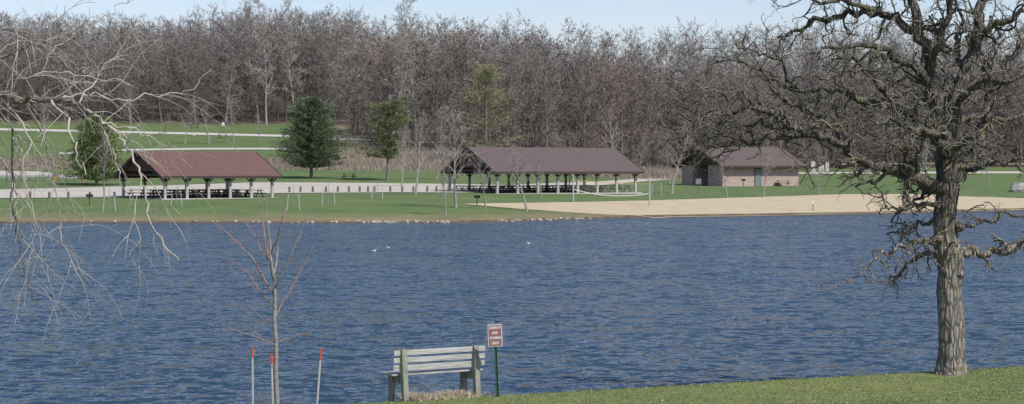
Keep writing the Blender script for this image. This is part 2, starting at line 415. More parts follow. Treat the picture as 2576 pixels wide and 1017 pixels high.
# ---------------------------------------------------------------- park trees
M_pt=mat('young_tree_bark',(.33,.305,.275),.9,(.22,.20,.18),8,(1,1,.4));M_ptw=mat('young_tree_twigs',(.29,.25,.225),.9,(.22,.19,.17),3,rnd=.2)
pv=[]
for i in range(4):
    W,T=bare_tree(6,1.9,nl=15,clear=.3,kids=(0,6,5),rib=.028,r0=.11,rise=1.9,gn=.13)
    e=empty('park_tree',(0,0,0));W.obj('trunk',M_pt,e,True);T.obj('crown',M_ptw,e);pv.append([e,False])
PT=[(1045,490,300),(1122,542,385),(1147,523,280),(1220,527,372),(1326,532,365),(1362,500,395),(1430,480,372),(1690,487,300),(1830,497,385),(1921,497,365),(2060,492,375),(465,363,250),(590,361,250),(655,359,290),(526,362,270),(405,366,290),(262,497,330),(2030,463,365),(1685,462,340),(2195,480,400),(2490,470,350),(2330,470,330),(1098,452,280),(1555,452,270),(110,360,230),(330,330,215),(1010,470,330),(1600,470,340)]
for i,(a,b_,t_) in enumerate(PT):
    p=hit(a,b_);H=(b_-t_)/scl(p);k=i%4
    p.z-=.05
    if not pv[k][1]: e=pv[k][0];pv[k][1]=True;e.location=p;e.scale=(H/6,)*3;e.rotation_euler=(0,0,R.uniform(0,6))
    else: e=copy_thing(pv[k][0],p,R.uniform(0,6.28),(H/6*R.uniform(.85,1.15),H/6*R.uniform(.85,1.15),H/6))
    tag(e,'slender leafless young tree growing in the park lawn','tree','young trees in the park lawn')

# ---------------------------------------------------------------- shelters
def roofmat(n,c,c2):
    m,nt,b=nodes(n);L=nt.links.new
    tc=N(nt,'ShaderNodeTexCoord');bk=N(nt,'ShaderNodeTexBrick')
    bk.inputs['Scale'].default_value=1.;bk.inputs['Brick Width'].default_value=.33;bk.inputs['Row Height'].default_value=.16;bk.inputs['Mortar Size'].default_value=.006
    bk.inputs['Color1'].default_value=(*c,1);bk.inputs['Color2'].default_value=(*c2,1);bk.inputs['Mortar'].default_value=tuple(v*.7 for v in c)+(1,)
    L(tc.outputs['Object'],bk.inputs['Vector'])
    no=N(nt,'ShaderNodeTexNoise');no.inputs['Scale'].default_value=3.;no.inputs['Detail'].default_value=8;no.inputs['Roughness'].default_value=.8;L(tc.outputs['Object'],no.inputs['Vector'])
    mr=N(nt,'ShaderNodeMapRange');mr.inputs[1].default_value=.3;mr.inputs[2].default_value=.7;mr.inputs[3].default_value=.82;mr.inputs[4].default_value=1.18;L(no.outputs['Fac'],mr.inputs[0])
    hs=N(nt,'ShaderNodeHueSaturation');L(mr.outputs[0],hs.inputs['Value']);L(bk.outputs['Color'],hs.inputs['Color']);L(hs.outputs[0],b.inputs['Base Color'])
    b.inputs['Roughness'].default_value=.9;return m
M_r1=roofmat('red_brown_shingles',(.148,.080,.062),(.120,.066,.053));M_r2=roofmat('dull_brown_shingles',(.112,.082,.077),(.102,.075,.071))
M_conc=mat('concrete',(.46,.45,.43),.9,(.38,.37,.35),3);M_post=mat('grey_painted_post',(.42,.40,.37),.8,(.33,.31,.29),3)
M_brown=mat('brown_stained_timber',(.07,.048,.04),.8,(.05,.036,.03),3,(1,1,5))
def roof_part(e,L_,W_,he,hr,m,th=.14):
    r=MB()
    top=[(0,0,he),(L_,0,he),(L_,W_/2,hr),(0,W_/2,hr),(L_,W_,he),(0,W_,he)]
    bot=[(x,y,z-th) for x,y,z in top]
    r.hull(top+bot,[(0,1,2,3),(3,2,4,5),(6,9,8,7),(9,11,10,8),(0,6,7,1),(5,4,10,11),(0,3,9,6),(3,5,11,9),(1,7,8,2),(2,8,10,4)])
    o=r.obj('roof',m,e);
    f=MB()
    for x in(-.05,L_+.05):
        f.beam((x,-.02,he-.13),(x,W_/2,hr-.13),.08,.3);f.beam((x,W_/2,hr-.13),(x,W_+.02,he-.13),.08,.3)
    f.box((L_/2,-.05,he-.13),(L_+.02,.08,.24));f.box((L_/2,W_+.05,he-.13),(L_+.02,.08,.24))
    f.obj('fascia',M_brown,e)
def picnic():
    T=MB();
    for k in range(5): T.box((0,-.3+k*.15,.75),(1.85,.135,.05))
    for sgn in(-1,1):
        for k in range(2): T.box((0,sgn*(.62+k*.13),.45),(1.85,.12,.05))
    Fm=MB()
    for x in(-.65,.65):
        Fm.beam((x,-.68,0),(x,-.2,.72),.06,.08);Fm.beam((x,.68,0),(x,.2,.72),.06,.08)
        Fm.beam((x,-.78,.4),(x,.78,.4),.06,.08);Fm.beam((x,-.36,.7),(x,.36,.7),.06,.06)
    return T,Fm
M_tab=mat('weathered_table_boards',(.10,.085,.075),.8,(.06,.05,.045),4,(.3,1,1));M_fr=mat('dark_metal_frame',(.03,.03,.032),.5)
T_,F_=picnic()
tab=[empty('picnic_table',(0,0,0)),False];T_.obj('tabletop',M_tab,tab[0]);F_.obj('frame',M_fr,tab[0])
def put_table(p,rz,lab='dark picnic table standing in the park',grp='picnic tables'):
    if not tab[1]: e=tab[0];tab[1]=True;e.location=p;e.rotation_euler=(0,0,rz)
    else: e=copy_thing(tab[0],p,rz)
    tag(e,lab,'picnic table',grp);return e
def shelter(loc,th,L_,W_,he,hr,mr,label,npost,ntab,gable=True):
    e=empty('picnic_shelter',loc,th);roof_part(e,L_,W_,he,hr,mr)
    s=MB();s.box((L_/2,W_/2,-.12),(L_-.2,W_-.2,.46));s.obj('floor_slab',M_conc,e)
    xs_=np.linspace(.7,L_-.7,npost);sl=(hr-he)/(W_/2)
    for yy in(.7,W_-.7):
        zt=he+sl*.7-.3
        for x in xs_:
            q=MB();q.box((x,yy,(.11+zt-.5)/2),(.24,.24,zt-.5-.11));q.obj('post',M_post,e)
            q=MB();q.box((x,yy,zt-.25),(.2,.2,.5))
            q.beam((x-.6,yy,zt-.1),(x,yy,zt-.7),.1,.1);q.beam((x+.6,yy,zt-.1),(x,yy,zt-.7),.1,.1)
            q.obj('bracket',M_brown,e)
        q=MB();q.box((L_/2,yy,zt+.04),(L_-.4,.2,.26));q.obj('beam',M_brown,e)
    zt=he+sl*.7-.3
    for i,x in enumerate(xs_):
        q=MB();q.beam((x,.8,zt+.1),(x,W_-.8,zt+.1),.12,.22)
        q.beam((x,W_/2,zt+.1),(x,W_/2,hr-.25),.12,.16)
        q.beam((x,W_*.28,zt+.1),(x,W_/2,hr-.4),.1,.12);q.beam((x,W_*.72,zt+.1),(x,W_/2,hr-.4),.1,.12);q.beam((x,.9,zt+.2),(x,W_/2,hr-.26),.1,.16);q.beam((x,W_-.9,zt+.2),(x,W_/2,hr-.26),.1,.16)
        q.obj('truss',M_brown,e)
    if gable:
        for x in(.45,L_-.45):
            q=MB();zb=he+.45
            ya=(zb-he+.2)/sl
            q.hull([(x-.04,ya,zb),(x-.04,W_-ya,zb),(x-.04,W_/2,hr-.2),(x+.04,ya,zb),(x+.04,W_-ya,zb),(x+.04,W_/2,hr-.2)],[(0,2,1),(3,4,5),(0,1,4,3),(1,2,5,4),(2,0,3,5)])
            q.obj('gable_boarding',M_brown,e)
    tag(e,label,'picnic shelter')
    c_,s2=math.cos(th),math.sin(th)
    nx_=ntab[0];ny_=ntab[1]
    for i in range(nx_):
        for j in range(ny_):
            lx=1.7+(L_-3.4)*i/(nx_-1);ly=1.9+(W_-3.8)*j/(ny_-1)+R.uniform(-.3,.3);lx+=R.uniform(-.3,.3)
            put_table(Vector((loc.x+lx*c_-ly*s2,loc.y+lx*s2+ly*c_,loc.z+.115)),th+R.choice((0,0,math.pi/2))+R.uniform(-.15,.15),'dark picnic table on the concrete floor under the shelter')
x0,y0=-33.9,192.;z0=1.5
shelter(Vector((x0,y0,z0)),math.radians(33),12.9,12.,3.81-z0,6.27-z0,M_r1,'open picnic shelter with a red-brown shingle roof on grey posts',6,(6,4))
x0,y0=-1.85,215.;z0=1.71
shelter(Vector((x0,y0,z0)),math.radians(31),19.6,12.,4.2-z0,6.92-z0,M_r2,'long open picnic shelter with a dull brown shingle roof',8,(8,4))

# restroom
def brickmat():
    m,nt,b=nodes('tan_block_wall');L=nt.links.new
    tc=N(nt,'ShaderNodeTexCoord');sp=N(nt,'ShaderNodeSeparateXYZ');ad=N(nt,'ShaderNodeMath');cb=N(nt,'ShaderNodeCombineXYZ')
    L(tc.outputs['Object'],sp.inputs[0]);L(sp.outputs[0],ad.inputs[0]);L(sp.outputs[1],ad.inputs[1]);L(ad.outputs[0],cb.inputs[0]);L(sp.outputs[2],cb.inputs[1])
    bk=N(nt,'ShaderNodeTexBrick');L(cb.outputs[0],bk.inputs['Vector']);bk.inputs['Scale'].default_value=1;bk.inputs['Brick Width'].default_value=.4;bk.inputs['Row Height'].default_value=.2;bk.inputs['Mortar Size'].default_value=.012
    bk.inputs['Color1'].default_value=(.41,.305,.26,1);bk.inputs['Color2'].default_value=(.36,.265,.225,1);bk.inputs['Mortar'].default_value=(.36,.31,.27,1)
    no=N(nt,'ShaderNodeTexNoise');no.inputs['Scale'].default_value=2.5;no.inputs['Detail'].default_value=6;L(cb.outputs[0],no.inputs['Vector'])
    mr=N(nt,'ShaderNodeMapRange');mr.inputs[1].default_value=.3;mr.inputs[2].default_value=.7;mr.inputs[3].default_value=.88;mr.inputs[4].default_value=1.12;L(no.outputs['Fac'],mr.inputs[0])
    hs=N(nt,'ShaderNodeHueSaturation');L(mr.outputs[0],hs.inputs['Value']);L(bk.outputs['Color'],hs.inputs['Color']);L(hs.outputs[0],b.inputs['Base Color']);b.inputs['Roughness'].default_value=.9;return m
MBK=brickmat()
z0=2.2;L_=14.6;W_=11.;he=4.92-z0;hr=7.45-z0
e=empty('restroom_building',(27.6,263.,z0),math.radians(31));roof_part(e,L_,W_,he,hr,M_r2)
q=MB();x1=L_-.7
for (xa,ya,yb) in((1.,.9,4.1),(3.6,4.1,7.6),(1.,7.6,W_-.9)): q.box(((xa+x1)/2,(ya+yb)/2,he/2-.1),(x1-xa,yb-ya,he+.3))
q.obj('wall',MBK,e)
for x in(1.0,L_-.75):
    q=MB()
    q.hull([(x-.05,.7,he+.06),(x-.05,W_-.7,he+.06),(x-.05,W_/2,hr-.2),(x+.05,.7,he+.06),(x+.05,W_-.7,he+.06),(x+.05,W_/2,hr-.2)],[(0,2,1),(3,4,5),(0,1,4,3),(1,2,5,4),(2,0,3,5)])
    q.obj('gable_boarding',M_brown,e)
q=MB();q.box((3.55,5.8,1.05),(.06,1.6,2.1));q.obj('door',M_fr,e)
M_teal=mat('grey_green_painted_door',(.17,.22,.22),.5)
q=MB();q.box((6.9,.86,1.15),(.95,.06,2.3));d_=q.obj('door',M_teal,e);q=MB();q.box((6.9,.875,1.17),(1.15,.04,2.42));q.obj('door_frame',M_brown,e)
q=MB();q.box((7.25,.81,1.1),(.05,.05,.18));q.obj('handle',M_post,d_)
tag(e,'low tan block restroom building with a brown gable roof','building')

for a,b_ in((1970,469),(878,452),(560,347),(489,322),(2130,443),(2215,441),(2320,445),(2440,440),(1660,448),(1240,452),(2500,418),(2150,419)):
    p=hit(a,b_);put_table(p,R.uniform(-.3,.3),'dark picnic table standing on the park grass')

# ---------------------------------------------------------------- bollards
M_bol=mat('weathered_timber_post',(.17,.15,.13),.9,(.1,.09,.08),8)
bl=MB();bl.tube([Vector((0,0,-.2)),Vector((0,0,.62)),Vector((0,0,.68))],[.12,.12,.09],10,True)
bo=bl.obj('bollard',M_bol);fb=True
for px in (28,76,124,172,226,288,728,756,787,820,850,878,905,926,942,982,1012,1040,1075,1098,1128):
    py=500 if px<300 else 487
    if 728<=px: py=485-(px-728)*.004
    p=hit(px,py)
    if fb: o=bo;fb=False
    else: o=bo.copy();COL.objects.link(o)
    o.location=p;tag(o,'short dark wooden post along the edge of the gravel','bollard','wooden posts along the gravel edge')

# staked saplings
M_stake=mat('pale_blue_grey_stake',(.45,.52,.53),.6);
sp=empty('sapling',(0,0,0));q=MB();q.tube([Vector((0,0,-.1)),Vector((.02,0,1.)),Vector((0,.02,2.1))],[.025,.02,.006],5)
for k in range(8):
    z=1+k*.13;a=k*2.4;q.tube([Vector((0,0,z)),Vector((math.cos(a)*.25,math.sin(a)*.25,z+.35))],[.008,.003],3)
q.obj('stem',M_pt,sp,True)
for sx in(-.5,.5):
    q=MB();q.tube([Vector((sx*1.1,0,-.1)),Vector((sx*.9,0,1.35))],[.035,.035],6,True);q.obj('stake',M_stake,sp)
for i,(a,b_) in enumerate(((275,533),(738,529),(826,515),(949,501),(444,520),(1652,492))):
    p=hit(a,b_)
    if i==0: e=sp;e.location=p
    else: e=copy_thing(sp,p,R.uniform(-.3,.3),R.uniform(.85,1.1))
    tag(e,'thin planted sapling held between two pale stakes','sapling','staked saplings on the lawn')

# volleyball
pa=hit(1442,508);pb=hit(1634,519);e=empty('volleyball_net',pa)
M_net=mat('white_net_cord',(.75,.74,.7),.8);M_tape=mat('yellow_net_tape',(.55,.45,.16),.8)
dB=pb-pa;hp=(508-440)/scl(pa)
for b0 in(Vector((0,0,0)),dB):
    q=MB();q.tube([b0+Vector((0,0,-.2)),b0+Vector((0,0,hp))],[.085,.085],8,True);q.obj('pole',M_post,e)
def sag(z,s,n=20): return [Vector((dB.x*t,dB.y*t,z+dB.z*t-4*s*t*(1-t))) for t in [i/n for i in range(n+1)]]
q=MB();q.tube(sag(hp-.5,.12),[.04]*21,4);q.obj('top_tape',M_tape,e)
q=MB();q.tube(sag(hp-1.45,.42),[.055]*21,4);q.obj('bottom_tape',M_net,e)
q=MB();A=sag(hp-.5,.12,60);B=sag(hp-1.45,.42,60)
for i in range(61): q.tube([A[i],B[i]],[.004,.004],3)
q.obj('netting',M_net,e)
tag(e,'sagging volleyball net between two poles on the sand','volleyball net')

# grills, signs, etc
def grill(p):
    e=empty('park_grill',p);q=MB();q.tube([Vector((0,0,-.1)),Vector((0,0,.75))],[.04,.04],6);q.obj('pedestal',M_fr,e)
    q=MB();q.box((0,0,.78),(.55,.42,.03));q.box((-.26,0,.9),(.03,.42,.25));q.box((.26,0,.9),(.03,.42,.25));q.box((0,.2,.9),(.5,.03,.25));q.obj('firebox',M_fr,e)
    tag(e,'black metal pedestal grill standing on the grass','grill','park grills')
for a,b_ in((225,517),(1870,470),(1200,520)): grill(hit(a,b_))
def psign(a,b_,top,w,h,m,lab):
    p=hit(a,b_);s_=scl(p);H=(b_-top)/s_;e=empty('park_sign',p)
    q=MB();q.tube([Vector((0,0,-.1)),Vector((0,0,H))],[.04,.04],6);q.obj('post',M_bol,e)
    q=MB();q.box((0,-.06,H-h/s_/2),(w/s_,.04,h/s_));q.obj('panel',m,e,bevel=.01);tag(e,lab,'sign')
M_wht=mat('white_paint',(.7,.7,.68),.6)
psign(562,326,308,7,9,M_wht,'small white notice on a post on the hillside')
psign(1757,489,450,14,14,mat('grey_sign',(.22,.23,.22),.6),'small grey notice board on a post by the lawn')
psign(489,345,334,6,7,M_wht,'small white marker sign beside the path')
psign(2045,531,506,5,8,M_wht,'small pale marker post standing on the sand')
psign(655,330,316,4,6,mat('reddish_marker',(.3,.1,.08),.6),'small dark marker post at the wood edge')
for i,(a,w,h) in enumerate(((2045,11,28),(2066,13,24),(2080,9,28))):
    p=hit(a,434);s_=scl(p);e=empty('utility_cabinet',p);q=MB();q.box((0,0,h/s_/2),(w/s_,.6,h/s_));q.obj('body',M_post,e,bevel=.03)
    q=MB();q.box((0,-.32,h/s_*.5),(w/s_*.8,.03,h/s_*.8));q.obj('door',M_conc,e);tag(e,'grey metal utility cabinet beside the park road','utility cabinet','utility cabinets')
pA=hit(-60,456);pB=hit(205,457);e=empty('guardrail',pA);q=MB();dd=pB-pA;n=14
for i in range(n+1):
    t=i/n;x,y=pA.x+dd.x*t,pA.y+dd.y*t;zz_=gz(x,y)-pA.z
    P=MB();P.box((dd.x*t,dd.y*t,zz_+.4),(.12,.12,1.));P.obj('post',M_bol,e)
for z,hh in((.72,.24),(.42,.06)):
    for i in range(n):
        t=i/n;t2=(i+1)/n
        a_=Vector((dd.x*t,dd.y*t-.1,gz(pA.x+dd.x*t,pA.y+dd.y*t)-pA.z+z));b2=Vector((dd.x*t2,dd.y*t2-.1,gz(pA.x+dd.x*t2,pA.y+dd.y*t2)-pA.z+z));q.beam(a_,b2,.05,hh)
q.obj('rail',mat('galvanised_steel',(.5,.5,.5),.5,metal=.2),e);tag(e,'pale metal guardrail on posts beside the road','guardrail')
M_or=mat('orange_marker',(.6,.25,.03),.6)
for a in(138,212):
    p=hit(a,458);q=MB();q.box((0,0,.45),(.3,.12,.9));q.box((0,-.065,.6),(.34,.02,.4));o=q.obj('road_marker',M_or,loc=p);tag(o,'small orange striped road marker by the guardrail','road marker','orange road markers')

# rocks
def rock_mesh(sz,seed,name,m):
    import bmesh
    bm=bmesh.new();bmesh.ops.create_icosphere(bm,subdivisions=2,radius=1);rr=random.Random(seed)
    ax=[Vector((rr.gauss(0,1),rr.gauss(0,1),rr.gauss(0,1))).normalized() for _ in range(7)];hs=[rr.uniform(.6,.9) for _ in ax]
    for v in bm.verts:
        for a,h_ in zip(ax,hs):
            dt=v.co.dot(a)
            if dt>h_: v.co-=a*(dt-h_)
        v.co=Vector((v.co.x*sz[0],v.co.y*sz[1],v.co.z*sz[2]))
    me=bpy.data.meshes.new(name);bm.to_mesh(me);bm.free();me.materials.append(m);return me
M_rock=mat('pale_shore_stone',(.48,.44,.37),.9,(.24,.22,.185),3,rnd=.35)
rm=[rock_mesh((.3,.22,.17),i,'shore_rock',M_rock) for i in range(5)]
for i in range(120):
    px=R.choice((R.uniform(450,1130),R.uniform(900,1130),R.uniform(1250,1490),R.uniform(0,1500)))
    x=(px-CX)/F*166
    for _ in range(3): y=float(shore(x))+R.uniform(.05,.6);x=(px-CX)/F*y
    o=bpy.data.objects.new('shore_rock',rm[i%5]);o.location=(x,y,gz(x,y)+.01);o.rotation_euler=(0,0,R.uniform(0,6));s_=R.uniform(.25,.62) if R.random()<.85 else .85;o.scale=(s_,s_,s_);COL.objects.link(o)
    tag(o,'pale stone lying along the grassy waterline','rock','stones along the waterline')
p=hit(2560,483);o=bpy.data.objects.new('boulder',rock_mesh((1.6,1.2,1.15),44,'boulder',mat('grey_boulder',(.36,.34,.32),.9,(.2,.19,.18),1.5,bump=.5)));o.location=p+Vector((0,0,.3));COL.objects.link(o);tag(o,'large grey boulder on the lawn above the beach','boulder')

# ---------------------------------------------------------------- birds
M_gull=mat('white_gull_feathers',(.75,.75,.74),.7);M_duck=mat('dark_duck_feathers',(.08,.065,.055),.7,(.04,.035,.03),20)
def bird(m,sc):
    q=MB()
    q.tube([Vector(v)*sc for v in((-.26,0,.1),(-.2,0,.08),(-.1,0,.06),(.02,0,.05),(.12,0,.07),(.17,0,.13),(.18,0,.2),(.22,0,.235),(.27,0,.23),(.33,0,.215))],[r*sc for r in(.01,.04,.08,.095,.08,.05,.035,.042,.028,.006)],8,True)
    return q.obj('bird_mesh',m,smooth=True)
for i,(px,py,w) in enumerate(((977,624,1),(941,632,1),(1330,613,1),(2232,535,1),(875,629,0),(1025,623,0),(1356,614,0),(1080,818,0),(966,816,0),(1400,817,0),(1499,820,0),(1605,825,0),(1250,810,0),(1855,806,0),(1934,807,0),(2175,798,0))):
    D=4.5*F/(py-HY);o=bird(M_gull if w else M_duck,.42 if w else (.36 if py<700 else .3));o.name='gull' if w else 'duck';o.location=((px-CX)/F*D,D,-.01);o.rotation_euler=(0,0,R.choice((0,3.14))+R.uniform(-.6,.6))
    tag(o,'white gull floating on the blue lake' if w else 'small dark duck floating on the lake','bird','birds floating on the lake')

# ---------------------------------------------------------------- bench
th=math.radians(33);D=32.95;L_=1.73
bp_=Vector(((1002-CX)/F*D,D,.645));e=empty('park_bench',bp_,th)
M_bw=mat('weathered_white_slats',(.50,.49,.455),.85,(.28,.275,.255),7,(.4,5,7),bump=.3);M_bp=mat('weathered_grey_green_timber',(.31,.31,.25),.85,(.19,.19,.155),10,(2,2,.5),bump=.4)
tilt=Matrix.Rotation(math.radians(-5),3,'X')
for x in(.1,L_-.22):
    q=MB();q.box((x,-.02,.36),(.095,.1,.98),tilt);q.obj('post',M_bp,e,bevel=.008)
    q=MB();q.box((x-.02,.36,.16),(.085,.12,.56));q.obj('leg',M_bp,e,bevel=.008)
    q=MB();q.box((x,.2,.34),(.06,.5,.12));q.obj('seat_support',M_bp,e,bevel=.005)
q=MB()
for z in(.79,.665,.54): q.box((L_/2-.04,.075-(z-.4)*.087,z),(L_+.06,.04,.085))
q.obj('backrest',M_bw,e,bevel=.006)
q=MB()
for k in range(3): q.box((L_/2-.04,.16+k*.14,.425),(L_+.06,.125,.04))
q.obj('seat',M_bw,e,bevel=.006)
tag(e,'weathered white slatted wooden bench facing the lake','bench')

# fishing sign
D=33.5;b0=Vector(((1252-CX)/F*D,D,.6));e=empty('fishing_sign',b0);e.rotation_euler=(0,math.radians(-2.5),math.radians(6))
M_gp=mat('green_painted_steel',(.03,.12,.06),.5);q=MB()
hh=1.15;q.box((0,0,hh/2-.1),(.035,.006,hh+.2));q.box((-.02,-.012,hh/2-.1),(.006,.03,hh+.2));q.box((.02,-.012,hh/2-.1),(.006,.03,hh+.2));q.obj('post',M_gp,e)
def rrect(w,h,r,n=6):
    P=[]
    for cx_,cy_,a0 in((w/2-r,h/2-r,0),(-w/2+r,h/2-r,90),(-w/2+r,-h/2+r,180),(w/2-r,-h/2+r,270)):
        for k in range(n+1):
            a=math.radians(a0+90*k/n);P.append((cx_+r*math.cos(a),cy_+r*math.sin(a)))
    return P
def plate(P,y0,y1,cz):
    q=MB();n=len(P);q.v=[(x,y0,cz+z) for x,z in P]+[(x,y1,cz+z) for x,z in P]
    q.f=[tuple(range(n)),tuple(range(2*n-1,n-1,-1))]+[(i,i+n,(i+1)%n+n,(i+1)%n) for i in range(n)];return q
M_sw=mat('white_reflective_paint',(.72,.70,.69),.5,(.68,.66,.65));M_sb=mat('brown_sign_paint',(.26,.135,.12),.5,(.24,.12,.11))
cz=1.09
plate(rrect(.24,.375,.025),-.034,-.030,cz).obj('panel_rim',M_sw,e)
plate(rrect(.220,.355,.02),-.038,-.035,cz).obj('panel',M_sb,e)
def text(s,z,size,w):
    cu=bpy.data.curves.new('lettering','FONT');cu.body=s;cu.size=size;cu.align_x='CENTER';cu.align_y='CENTER';cu.extrude=.0008;cu.offset=.0016
    o=bpy.data.objects.new('tmp',cu);COL.objects.link(o);bpy.context.view_layer.update()
    me=bpy.data.meshes.new_from_object(o.evaluated_get(bpy.context.evaluated_depsgraph_get()));wd=o.dimensions.x
    bpy.data.objects.remove(o);o=bpy.data.objects.new('lettering',me);me.materials.clear();me.materials.append(M_sw);COL.objects.link(o)
    o.parent=e;o.rotation_euler=(math.radians(90),0,0);o.location=(0,-.0395,cz+z);k=w/wd;o.scale=(k,1,1)
text('LARGEMOUTH',.132,.058,.195);text('BASS',.045,.058,.09);text('18" MINIMUM',-.04,.058,.19);text('LENGTH',-.128,.058,.12)
tag(e,'small brown fishing rule sign on a green metal post','sign')

# stakes around young tree
M_so=mat('red_orange_paint',(.62,.10,.06),.6);M_ss=mat('galvanised_stake',(.5,.5,.5),.5,(.4,.4,.4),30,metal=.2)
for i,(pb_,pt_,ytop,D) in enumerate(((635,634,873,30.2),(686,682,892,30.6),(793,807,878,29.8))):
    e=empty('tree_stake',WP(pb_,HY+(EH-.66)/D*F,D));top_=WP(pt_,ytop,D)-e.location;q=MB();m_=top_*.85
    q.tube([top_*-.05,m_],[.016,.016],6,True);q.obj('shaft',M_ss,e);q=MB();q.tube([m_,top_],[.018,.018],6,True);q.obj('painted_tip',M_so,e)
    tag(e,'thin metal stake with a red-orange tip beside the young tree','stake','red-tipped stakes around the young tree')
# young tree
D=30.2
def YP(px,py,dd=0): return WP(px,py,D+dd)
B=YP(697,HY+(EH-.66)/D*F);e=empty('young_maple_tree',B);W=MB();T=MB()
tr=[(698,1068,0,13),(696,1000,0,12),(693,940,0,11.5),(694,880,0,11),(691,820,0,10),(692,760,0,9),(689,710,0,8),(684,670,0,6.5),(680,620,.1,5),(672,560,.1,3.6),(668,500,.1,2.2)]
def poly(Pl,fn,B,jit=0.,sub=3,ws=1.):
    P=[fn(a,b,c_)-B for a,b,c_,w in Pl];Rr=[ws*w/2/(F/ (fn(0,0,0).y)) for *_,w in Pl];o=[];r=[]
    n=len(P)
    for i in range(n-1):
        p0=P[max(i-1,0)];p1=P[i];p2=P[i+1];p3=P[min(i+2,n-1)]
        for k in range(sub):
            t=k/sub;o.append(.5*((2*p1)+(p2-p0)*t+(2*p0-5*p1+4*p2-p3)*t*t+(3*p1-p0-3*p2+p3)*t**3)+(rv()*jit if (i or k) else Vector()));r.append(Rr[i]*(1-t)+Rr[i+1]*t)
    o.append(P[-1]);r.append(Rr[-1]);return o,r
o_,r_=poly(tr,YP,B,.004);W.tube(o_,r_,10)
M_red=mat('reddish_bare_twigs',(.30,.20,.18),.8,(.24,.165,.15),10);M_yt=mat('smooth_grey_young_bark',(.31,.28,.26),.8,(.17,.155,.14),9,(1,1,3))
brs=[[(690,745,0,5.5),(665,700,.1,5),(630,645,.1,4),(585,600,.2,3),(532,558,.2,2)],[(689,706,0,6),(678,660,-.2,5),(665,600,-.3,4),(660,540,-.3,2.6),(650,500,-.3,1.8)],
[(689,690,0,6),(695,650,.2,5),(700,590,.3,3.6),(712,545,.3,2.6),(722,500,.3,1.8)],[(691,735,0,6),(708,690,-.1,5),(735,635,-.2,3.6),(755,590,-.2,2.6),(772,550,-.2,1.8)],
[(692,800,0,5),(720,745,.1,4),(752,690,.2,3),(782,630,.2,1.8)],[(687,670,0,5),(655,630,.3,3.6),(640,590,.3,2.6),(610,555,.3,1.8)],[(692,860,0,3),(730,850,.1,2.2),(790,832,.2,1.5)],
[(692,870,0,3),(640,845,-.1,2),(575,826,-.2,1.4)],[(692,815,0,3),(660,800,.1,2.2),(625,770,.1,1.4)],[(682,640,0,4),(700,590,-.4,3),(712,540,-.5,2)],[(690,772,0,4),(655,735,-.3,3),(625,690,-.3,2),(590,660,-.3,1.5)]]
for b_ in brs:
    o_,r_=poly(b_,YP,B,.008);W.tube(o_,r_,6) if b_[0][3]>=6 else T.tube(o_,r_,5)
    low=b_[0][1]>805
    for i in range(2,len(o_)-1):
        if R.random()<(.35 if low else .75):
            dl=(o_[i+1]-o_[i]).normalized();o=rv();o=(o-dl*o.dot(dl)).normalized();dd=(dl*.8+o*.5+Vector((0,0,.25))).normalized()
            limb(T,T,o_[i],dd,R.uniform(.12,.42),max(r_[i]*.5,.004),2,3,(0,0,1),.08,.04,.5,4,None,(.3,.55),.8,tap=.5)
W.obj('trunk',M_yt,e,True);T.obj('crown',M_red,e,True);tag(e,'slender leafless young tree with reddish twigs by the lakeshore','tree')

